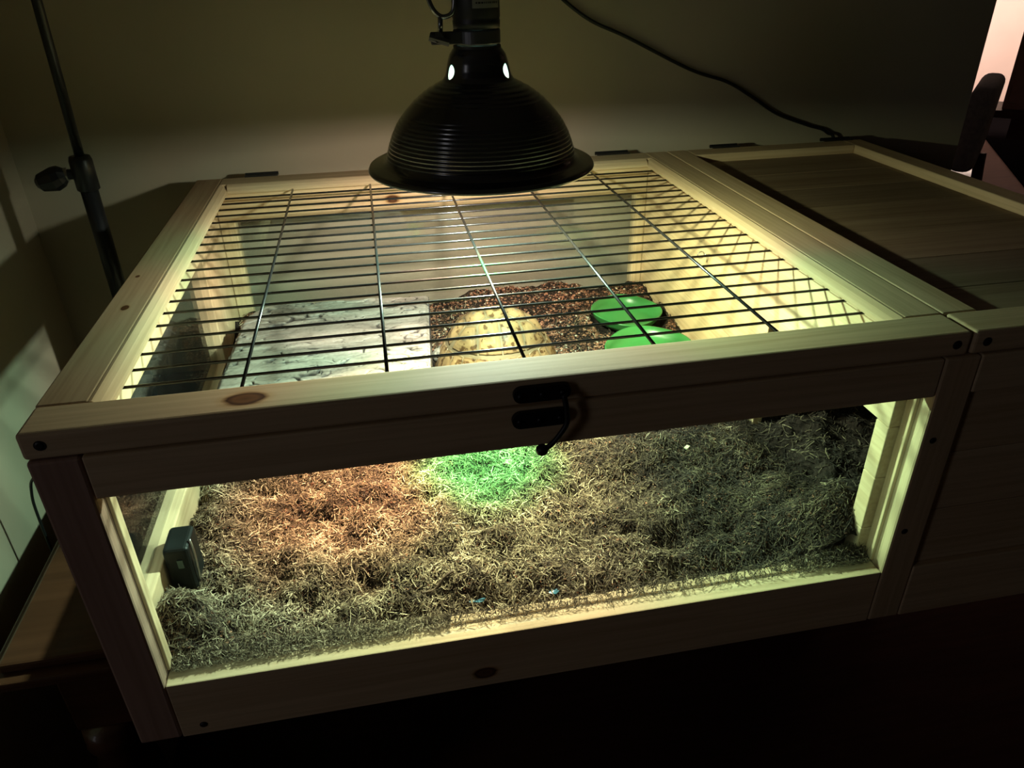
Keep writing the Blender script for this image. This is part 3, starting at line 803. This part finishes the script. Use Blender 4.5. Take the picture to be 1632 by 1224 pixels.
# a twig and scraps near the glass
M_twig = plain('dark_twig_bark', (.10, .065, .04), rough=.8, noise_amt=.4, scale=300, bump=.5)
def h1(x, y): return float(sub_h(np.array([x]), np.array([y]))[0])
bm = bmesh.new()
tube(bm, spline([(.250, .056, h1(.250, .056) + .004 + ZO), (.262, .060, h1(.262, .06) + .005 + ZO), (.272, .064, h1(.272, .064) + .005 + ZO), (.281, .067, h1(.281, .067) + .006 + ZO)], 4), .0013, 8)
tag(obj('twig', bm, M_twig, smooth=True, origin=(.265, .061, h1(.265, .061) + ZO)), 'short dark twig lying on the bedding near the front pane', 'twig')
M_blue = plain('blue_plastic_sheet', (.06, .17, .24), rough=.35, noise_amt=.15)
def scrap(x, y, w, d, lab, seed):
    r = random.Random(seed); bm = bmesh.new(); n = 9
    z = h1(x, y) + .0035 + ZO
    ring = []
    for k in range(n):
        a = 2 * PI * k / n; q = r.uniform(.7, 1.15)
        ring.append((x + math.cos(a) * w * q, y + math.sin(a) * d * q, z + r.uniform(-.0008, .0022)))
    t = [bm.verts.new(p) for p in ring]; b = [bm.verts.new((p[0], p[1], p[2] - .0006)) for p in ring]
    ct = bm.verts.new((x, y, z + .0012)); cb = bm.verts.new((x, y, z + .0005))
    for k in range(n):
        bm.faces.new((ct, t[k], t[(k + 1) % n])); bm.faces.new((cb, b[(k + 1) % n], b[k])); bm.faces.new((t[k], b[k], b[(k + 1) % n], t[(k + 1) % n]))
    return tag(obj('plastic_scrap', bm, M_blue, origin=(x, y, z - .002)), lab, 'scrap')
scrap(.372, .043, .0055, .0035, 'small blue plastic scrap in bedding below the latch', 3)
scrap(.300, .046, .009, .003, 'narrow blue plastic scrap in the bedding left of the latch', 8)
M_pale = plain('pale_wood_chip', (.75, .66, .45), rough=.7)
bm = box(-.0035, .0035, -.002, .002, -.0007, .0007)
for v in bm.verts: v.co = Matrix.Rotation(.7, 3, 'Z') @ (v.co - Vector((0, 0, ZO))) + Vector((.567, .205, h1(.567, .205) + .006 + ZO))
tag(obj('wood_chip', bm, M_pale, origin=(.567, .205, h1(.567, .205) + ZO)), 'single pale wood chip on dark bedding right of the latch', 'chip')

# ------------------------------------------------------------------ hide: bark-topped slab
hide = thing('reptile_hide', (.175, .41, -.236 + ZO), 'pale bark-textured slab hide left of the tortoise', 'hide')
M_bark, N, L, b = material('pale_bark_resin')
ta = N.new('ShaderNodeAttribute'); ta.attribute_name = 'dep'
rr = N.new('ShaderNodeValToRGB'); e = rr.color_ramp.elements
e[0].position = 0; e[0].color = (.03, .022, .02, 1); e[1].position = 1; e[1].color = (.31, .26, .225, 1)
q = e.new(.3); q.color = (.07, .055, .048, 1); q = e.new(.6); q.color = (.20, .165, .14, 1)
L.new(ta.outputs['Fac'], rr.inputs['Fac']); L.new(rr.outputs['Color'], b.inputs['Base Color'])
b.inputs['Roughness'].default_value = .6
M_hside = plain('smooth_dark_resin', (.045, .045, .055), rough=.22, noise_amt=.2, scale=40)
HT = -.150
n1, n2 = 330, 380
s_, t_ = np.meshgrid(np.linspace(0, 1, n1), np.linspace(0, 1, n2), indexing='ij')
# quad outline: front-left, front-right, back-right, back-left with rounded left corners
yl = .295 + (.560 - .295) * t_; 
xl = .046 + .010 * t_; xr = .287 + .0185 * t_
inset = .040 * np.clip((t_ - .78) / .22, 0, 1) ** 2.2 + .020 * np.clip((.10 - t_) / .10, 0, 1) ** 2
xl = xl + inset
yb = yl - (.018 * s_) * t_
X = xl + (xr - xl) * s_; Y = yb
def ridge(x, y):
    wy = y + .010 * vnoise(x, y, .06, 31) + .005 * vnoise(x, y, .020, 32) + .0018 * vnoise(x, y, .006, 39)
    a = vnoise(x * .30, wy, .0075, 33); c = vnoise(x * .30, wy, .0042, 34)
    crack = np.exp(-(a / .045) ** 2) * np.clip(.8 + 2.6 * vnoise(x, y, .022, 35), 0, 1)
    fine = np.exp(-(c / .035) ** 2) * np.clip(.35 + 2.2 * vnoise(x, y, .018, 37), 0, 1)
    step = vnoise(x * .18, wy, .0085, 40)
    h = .0012 * vnoise(x * .6, wy, .020, 36) + .0030 * step + .0008 * c - .0034 * crack - .0014 * fine
    d = np.clip(.74 + .45 * vnoise(x, y, .03, 38) + .35 * c + .25 * vnoise(x, y, .0025, 41) - .9 * crack - .55 * fine, 0, 1)
    return h, d
hh, dd = ridge(X, Y)
edge = np.minimum.reduce([s_, 1 - s_, t_, 1 - t_])
Z = HT + hh - .004 * np.exp(-(edge / .012) ** 2) + .010 * (t_ - .5) * 0
Vt = np.stack([X, Y, Z + ZO], -1).reshape(-1, 3)
ii = np.arange(n1 * n2).reshape(n1, n2)
Ft = np.stack([ii[:-1, :-1], ii[1:, :-1], ii[1:, 1:], ii[:-1, 1:]], -1).reshape(-1, 4)
hl = np.array(hide.location)
npmesh('bark_top', Vt - hl, Ft, M_bark, parent=hide, attr={'dep': dd.ravel()})
border = np.concatenate([ii[:, 0], ii[-1, 1:], ii[-2::-1, -1], ii[0, -2:0:-1]])
Bt = Vt[border]; nb = len(border)
cen = Bt.mean(0)
rows = [Bt]
for (dzz, sc) in ((-.006, 1.008), (-.03, 1.012), (-.06, 1.008), (-.094, 1.0)):
    r_ = Bt.copy(); r_[:, :2] = cen[:2] + (Bt[:, :2] - cen[:2]) * (sc if dzz > -.02 else sc)
    r_[:, 2] = HT + ZO + dzz; rows.append(r_)
Vr = np.concatenate(rows); fr = []
k = np.arange(nb); k2 = (k + 1) % nb
for i in range(len(rows) - 1):
    fr.append(np.stack([i * nb + k, i * nb + k2, (i + 1) * nb + k2, (i + 1) * nb + k], -1))
npmesh('side_wall', Vr - hl, np.concatenate(fr), M_hside, parent=hide)

# ------------------------------------------------------------------ tortoise
TC = Vector((.385, .435, -.224 + ZO))
tor = thing('tortoise', (TC.x, TC.y, TC.z - .012), 'tan tortoise with dark flecked domed shell beside the pale slab hide', 'tortoise')
TA, TB_, TH_ = .080, .068, .085
def dome(u, v):
    """shell point for unit-disc coordinates; head points to -x"""
    r = math.hypot(u, v)
    z = TH_ * max(0, 1 - min(r, 1) ** 2.5) ** .62
    fl = 1 + (.05 * max(0, r - .82) / .18)
    return Vector((TC.x + TA * u * fl, TC.y + TB_ * v * fl, TC.z + z + (.0 if r < 1 else -.002)))
def dome_n(u, v):
    e_ = .01
    a = dome(u + e_, v) - dome(u - e_, v); b2 = dome(u, v + e_) - dome(u, v - e_)
    n = a.cross(b2)
    if n.length < 1e-9: return Vector((0, 0, 1))
    n.normalize()
    return n if n.z > -.2 else -n
# body, neck, head, legs, tail as one continuous skin
mb = bpy.data.metaballs.new('tortoise_skin'); mb.resolution = .0028; mb.render_resolution = .0028; mb.threshold = .55
def ball(p, r, sz=None):
    e_ = mb.elements.new(type='ELLIPSOID' if sz else 'BALL'); e_.co = p; e_.radius = r
    if sz: e_.size_x, e_.size_y, e_.size_z = sz
def limb(a, b2, r0, r1, n=7):
    for i in range(n):
        t = i / (n - 1); ball(Vector(a).lerp(Vector(b2), t), (r0 + (r1 - r0) * t) * 1.55)
B = lambda x, y, z: (x, y, z)
ball(B(0, 0, .012), .05, (1.05, .92, .42))
limb((-.045, 0, .016), (-.068, .006, .022), .010, .0095)      # neck
limb((-.068, .007, .023), (-.079, .009, .024), .0110, .0085, 5)  # head
for sgn in (1, -1):
    limb((-.042, .038 * sgn, .012), (-.062, .058 * sgn, .006), .012, .011)
    limb((-.062, .058 * sgn, .006), (-.072, .058 * sgn, -.004), .011, .0105, 4)
    limb((.045, .038 * sgn, .012), (.070, .050 * sgn, .008), .013, .0125)
    limb((.070, .050 * sgn, .008), (.078, .052 * sgn, -.004), .0125, .0115, 4)
limb((.066, 0, .008), (.090, .002, .000), .006, .003)
mo = bpy.data.objects.new('tmp_skin', mb); COL.objects.link(mo)
dg = bpy.context.evaluated_depsgraph_get(); dg.update()
me = bpy.data.meshes.new_from_object(mo.evaluated_get(dg), depsgraph=dg)
bpy.data.objects.remove(mo); bpy.data.metaballs.remove(mb)
me.name = 'body'
for v in me.vertices:
    v.co += Vector((0, 0, .012))
    v.co += Vector(mnoise.noise_vector(v.co * 260)) * .0006
for p in me.polygons: p.use_smooth = True
M_skin = plain('grey_brown_scaly_skin', (.26, .21, .17), rough=.7, noise_amt=.45, scale=230, bump=.8)
me.materials.clear(); me.materials.append(M_skin)
bo = bpy.data.objects.new('body', me); COL.objects.link(bo); bo.parent = tor
M_eye = plain('dark_eye', (.01, .008, .006), rough=.1)
for sgn in (1, -1):
    bm = bmesh.new()
    bmesh.ops.create_uvsphere(bm, u_segments=12, v_segments=8, radius=.0022, matrix=Matrix.Translation((TC.x - .079, TC.y + .009 + .0085 * sgn, TC.z + .027)))
    obj('eye', bm, M_eye, bo, smooth=True)
# carapace under the scutes
M_seam, N, L, b = material('shell_seam'); b.inputs['Base Color'].default_value = (.22, .14, .08, 1); b.inputs['Roughness'].default_value = .6
nr_, na_ = 20, 72
bm = bmesh.new(); top = bm.verts.new(dome(0, 0)); rings = []
for i in range(1, nr_ + 1):
    r = i / nr_ * 1.0
    rings.append([bm.verts.new(dome(r * math.cos(2 * PI * k / na_), r * math.sin(2 * PI * k / na_))) for k in range(na_)])
for k in range(na_): bm.faces.new((top, rings[0][k], rings[0][(k + 1) % na_]))
for i in range(nr_ - 1):
    for k in range(na_): bm.faces.new((rings[i][k], rings[i + 1][k], rings[i + 1][(k + 1) % na_], rings[i][(k + 1) % na_]))
lowc = bm.verts.new((TC.x, TC.y, TC.z - .008))
for k in range(na_): bm.faces.new((rings[-1][k], lowc, rings[-1][(k + 1) % na_]))
cara = obj('carapace', bm, M_seam, tor, smooth=True)
M_scute, rmp = attr_mat('tan_scute', [(0, (.10, .075, .06)), (.10, (.16, .11, .075)), (.20, (.29, .16, .08)), (.45, (.37, .21, .10)), (.8, (.33, .18, .088)), (.93, (.23, .125, .062)), (1, (.24, .15, .08))], attr='rad', rough=.42)
N, L = M_scute.node_tree.nodes, M_scute.node_tree.links
b = N['Principled BSDF']; tc = N.new('ShaderNodeTexCoord')
nz_ = N.new('ShaderNodeTexNoise'); nz_.inputs['Scale'].default_value = 130; nz_.inputs['Detail'].default_value = 2; L.new(tc.outputs['Object'], nz_.inputs['Vector'])
r2 = N.new('ShaderNodeValToRGB'); r2.color_ramp.elements[0].position = .36; r2.color_ramp.elements[0].color = (.22, .14, .09, 1); r2.color_ramp.elements[1].position = .44; r2.color_ramp.elements[1].color = (1, 1, 1, 1)
L.new(nz_.outputs['Fac'], r2.inputs['Fac'])
mx = N.new('ShaderNodeMix'); mx.data_type = 'RGBA'; mx.blend_type = 'MULTIPLY'; mx.inputs['Factor'].default_value = .85
L.new(rmp.outputs['Color'], mx.inputs['A']); L.new(r2.outputs['Color'], mx.inputs['B']); L.new(mx.outputs['Result'], b.inputs['Base Color'])
def scute(poly, peak, nsub=5, shrink=.93):
    pts = []
    m = len(poly)
    for i in range(m):
        a = Vector(poly[i]); c = Vector(poly[(i + 1) % m])
        for k in range(nsub): pts.append(a.lerp(c, k / nsub))
    cen = sum(pts, Vector((0, 0))) / len(pts)
    pts = [cen + (q - cen) * shrink for q in pts]
    ts = [.16, .32, .46, .58, .68, .77, .85, .92, .97, 1.0]
    vs = []; rad = []
    off = lambda t: .0012 + peak * (1 - t) ** 1.3 + .00045 * math.sin(t * 34) - (.0012 if t > .985 else 0)
    vs.append(dome(cen.x, cen.y) + dome_n(cen.x, cen.y) * off(0)); rad.append(0)
    for t in ts:
        for q in pts:
            w = cen + (q - cen) * t
            vs.append(dome(w.x, w.y) + dome_n(w.x, w.y) * off(t)); rad.append(t)
    n = len(pts); fs = []
    for k in range(n): fs.append((0, 1 + k, 1 + (k + 1) % n))
    for i in range(len(ts) - 1):
        o_ = 1 + i * n; p_ = 1 + (i + 1) * n
        for k in range(n): fs.append((o_ + k, p_ + k, p_ + (k + 1) % n, o_ + (k + 1) % n))
    me = bpy.data.meshes.new('scute')
    loc = cara.matrix_world.translation
    me.from_pydata([tuple(v - Vector(tor.location)) for v in vs], [], fs); me.update()
    for p in me.polygons: p.use_smooth = True
    a = me.attributes.new('rad', 'FLOAT', 'POINT'); a.data.foreach_set('value', np.array(rad, dtype=np.float32))
    me.materials.append(M_scute)
    o = bpy.data.objects.new('scute', me); COL.objects.link(o); o.parent = cara
su = [-.80, -.50, -.17, .17, .50, .80]
mids = [(su[i] + su[i + 1]) / 2 for i in range(5)]
for i in range(5):
    w = .33 if i in (1, 2, 3) else .27
    scute([(su[i], .20), (mids[i], w), (su[i + 1], .20), (su[i + 1], -.20), (mids[i], -w), (su[i], -.20)][::-1], .0042)
RO = .83
def circ(a, r=RO): return (r * math.cos(a), r * math.sin(a))
angs = [math.radians(a) for a in (158, 118, 90, 62, 22)]
for sgn in (1, -1):
    for i in range(4):
        w0 = .33 if i in (1, 2, 3) else .27; w1 = .33 if (i + 1) in (1, 2, 3) else .27
        a0_, a1_ = angs[i], angs[i + 1]
        arc = [circ(a0_ + (a1_ - a0_) * k / 3) for k in range(4)]
        poly = [(mids[i], w0), (su[i + 1], .20), (mids[i + 1], w1)] + arc[::-1]
        scute([(x, y * sgn) for x, y in poly], .0040, nsub=4)
nm_ = 24
for k in range(nm_):
    a0_ = 2 * PI * k / nm_; a1_ = 2 * PI * (k + 1) / nm_
    scute([circ(a0_, RO + .01), circ(a0_, 1.04), circ((a0_ + a1_) / 2, 1.06), circ(a1_, 1.04), circ(a1_, RO + .01)], .0012, nsub=3, shrink=.95)

# ------------------------------------------------------------------ green dishes
M_green = plain('bright_green_plastic', (.055, .27, .070), rough=.32, noise_amt=.06)
def dish(cx, cy, cz, r, tilt, lab, sq=0.0):
    bm = bmesh.new()
    h = .017
    prof = [(.0001, 0), (r * .70, 0), (r * .82, .002), (r * .93, .010), (r * .985, h), (r, h + .001), (r * 1.0, h + .0022), (r * .965, h + .0022), (r * .90, .0115), (r * .80, .0045), (r * .68, .0026), (.0001, .0026)]
    lathe(bm, prof, 72)
    for v in bm.verts:
        a = math.atan2(v.co.y, v.co.x); f = 1 + .035 * math.cos(4 * a + sq)
        v.co.x *= f; v.co.y *= f
    M = Matrix.Translation((cx, cy, cz + ZO)) @ Matrix.Rotation(tilt[0], 4, 'X') @ Matrix.Rotation(tilt[1], 4, 'Y')
    bmesh.ops.transform(bm, matrix=M, verts=bm.verts[:])
    return tag(obj('dish', bm, M_green, smooth=True, origin=(cx, cy, cz + ZO)), lab, 'dish')
dish(.601, .533, -.218, .0520, (.05, .02), 'green plastic dish by the back pane, farther of the two dishes', .6)
dish(.596, .418, -.222, .0590, (.02, -.03), 'green plastic dish nearer the front, beside the tortoise', 0.)

# ------------------------------------------------------------------ small black digital thermometer by the left rail
th = thing('thermometer', (.045, .115, -.243 + ZO), 'small black thermometer box leaning inside the left rail', 'thermometer')
M_thb = plain('matte_black_plastic', (.008, .011, .011), rough=.45, spec=.3)
obj('case', box(.0245, .047, .100, .136, -.242, -.192, bevel=.004, seg=3), M_thb, th)
obj('display', box(.0355, .0405, .0990, .0998, -.213, -.204), plain('grey_display', (.10, .14, .12), rough=.2), th)
bm = bmesh.new(); tube(bm, spline([(.0485, .106, -.236 + ZO), (.0495, .1055, -.22 + ZO), (.0495, .107, -.20 + ZO), (.0470, .112, -.191 + ZO)], 5), .0012, 8)
obj('probe', bm, M_steel, th, smooth=True)

# ------------------------------------------------------------------ neighbouring area
# office chair seen edge-on
CHX, CHY = 2.247, 1.818
ch = thing('office_chair', (CHX - .16, CHY + .15, 0), 'dark blue-grey padded office chair seen edge-on past the wall', 'chair')
M_fab = plain('blue_grey_upholstery', (.22, .28, .36), rough=.8, noise_amt=.2, scale=80, bump=.3)
bm = bmesh.new()
bx(bm, -.03, .045, -.21, .21, -.13, .13, bevel=.028, seg=4)
Mx = Matrix.Translation((CHX, CHY, 0)) @ Matrix.Rotation(math.radians(-43.5), 4, 'Z') 
for v in bm.verts:
    z = v.co.z - ZO; v.co = Mx @ Vector((v.co.x + .05 * z, v.co.y, ZO - .228 + z))
obj('backrest', bm, M_fab, ch, smooth=True)
SX, SY = CHX - .16, CHY + .15     # the seat's centre, on the side away from the doorway's right jamb
R45 = Matrix.Translation((SX, SY, 0)) @ Matrix.Rotation(math.radians(-43.5), 4, 'Z')
bm = bmesh.new(); bx(bm, -.21, .21, -.21, .21, -.62, -.55, bevel=.03, seg=4)
bmesh.ops.transform(bm, matrix=R45, verts=bm.verts[:])
obj('seat', bm, M_fab, ch, smooth=True)
bm = bmesh.new(); tube(bm, spline([(CHX + .03, CHY - .03, -.33 + ZO), (CHX + .035, CHY - .035, -.50 + ZO), (CHX - .02, CHY + .02, -.625 + ZO), (SX + .04, SY - .04, -.635 + ZO)], 5), .018, 10)
obj('back_bracket', bm, M_black, ch, smooth=True)
bm = bmesh.new(); tube(bm, [(SX, SY, .44), (SX, SY, .08)], .025, 14)
obj('gas_column', bm, M_black, ch, smooth=True)
for k in range(5):
    a = 2 * PI * k / 5 + .3; bm = bmesh.new()
    tube(bm, [(SX, SY, .10), (SX + .25 * math.cos(a), SY + .25 * math.sin(a), .07)], [.022, .014], 10)
    lg = obj('leg', bm, M_black, ch, smooth=True)
    bm = bmesh.new(); c = Vector((SX + .26 * math.cos(a), SY + .26 * math.sin(a), .028))
    tube(bm, [c + Vector((-.02 * math.sin(a), .02 * math.cos(a), 0)), c - Vector((-.02 * math.sin(a), .02 * math.cos(a), 0))], .027, 16)
    obj('castor', bm, M_black, lg, smooth=True)
# console table with a dark cabinet on it, turned to face the doorway
def turned(bm, px, py, ang):
    M = Matrix.Translation((px, py, 0)) @ Matrix.Rotation(ang, 4, 'Z')
    bmesh.ops.transform(bm, matrix=M, verts=bm.verts[:]); return bm
CA = math.atan2(-.677, .736) - .03
ct = thing('console_table', (3.0, 2.1, 0), 'dark narrow console table beyond the end of the back wall', 'table')
M_dk = plain('dark_stained_wood', (.05, .030, .026), rough=.45)
CT = (2.748, 2.278, CA)
obj('table_top', turned(box(-.048, 1.2, -.01, .24, -.318, -.290, bevel=.004), *CT), M_dk, ct)
for (x, y) in ((.40, .02), (1.15, .02), (.40, .2), (1.15, .2)):
    obj('leg', turned(box(x - .025, x + .025, y - .015, y + .015, F, -.3185, bevel=.003), *CT), M_dk, ct)
obj('apron', turned(box(.05, 1.16, .01, .03, -.40, -.3185), *CT), M_dk, ct)
M_mar = plain('dull_maroon_lacquer', (.28, .19, .20), rough=.5)
cb = thing('cabinet', (3.0, 2.15, -.29 + ZO), 'dull maroon cabinet standing on the dark console table', 'cabinet')
obj('carcass', turned(box(.006, 1.1, .012, .22, -.2895, .35, bevel=.006), *CT), M_mar, cb)
for a, b_, hx in ((.02, .54, .50), (.56, 1.08, .60)):
    d = obj('door', turned(box(a, b_, .0, .0112, -.262, .33, bevel=.004), *CT), M_mar, cb)
    bm = bmesh.new(); tube(bm, [(hx, -.012, -.02 + ZO), (hx, -.012, .10 + ZO)], .006, 10); obj('handle', turned(bm, *CT), M_steel, d, smooth=True)
# flat black sheet standing in for shade under the console table
bm = bmesh.new()
shade_sheet = [(5.85, 6.07), (4.35, 3.63), (5.40, 2.98), (6.90, 5.42)]
t = [bm.verts.new((x, y, .010)) for x, y in shade_sheet]; b2 = [bm.verts.new((x, y, .0005)) for x, y in shade_sheet]
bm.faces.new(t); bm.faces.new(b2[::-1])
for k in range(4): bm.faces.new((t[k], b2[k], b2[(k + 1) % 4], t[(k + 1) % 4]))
tag(obj('shade_sheet', bm, plain('black_floor_shade', (.004, .0035, .004), rough=.95, bump=.4, spec=.0), origin=(sum(p[0] for p in shade_sheet) / 4, sum(p[1] for p in shade_sheet) / 4, .0005)), 'black sheet standing in for shade on the red-brown floor under the console table', 'shade_sheet')
# round pale pouf on the floor
bm = bmesh.new()
lathe(bm, [(.0001, .002), (.09, .002), (.115, .03), (.122, .08), (.115, .13), (.09, .16), (.04, .172), (.0001, .174)], 40, 3.90, 3.70)
M_pouf = plain('cream_pouf_fabric', (.92, .84, .78), rough=.8)
pf = obj('pouf', bm, M_pouf, smooth=True, origin=(3.90, 3.70, .002)); tag(pf, 'round cream pouf on the red-brown floor beyond the lid corner', 'pouf')
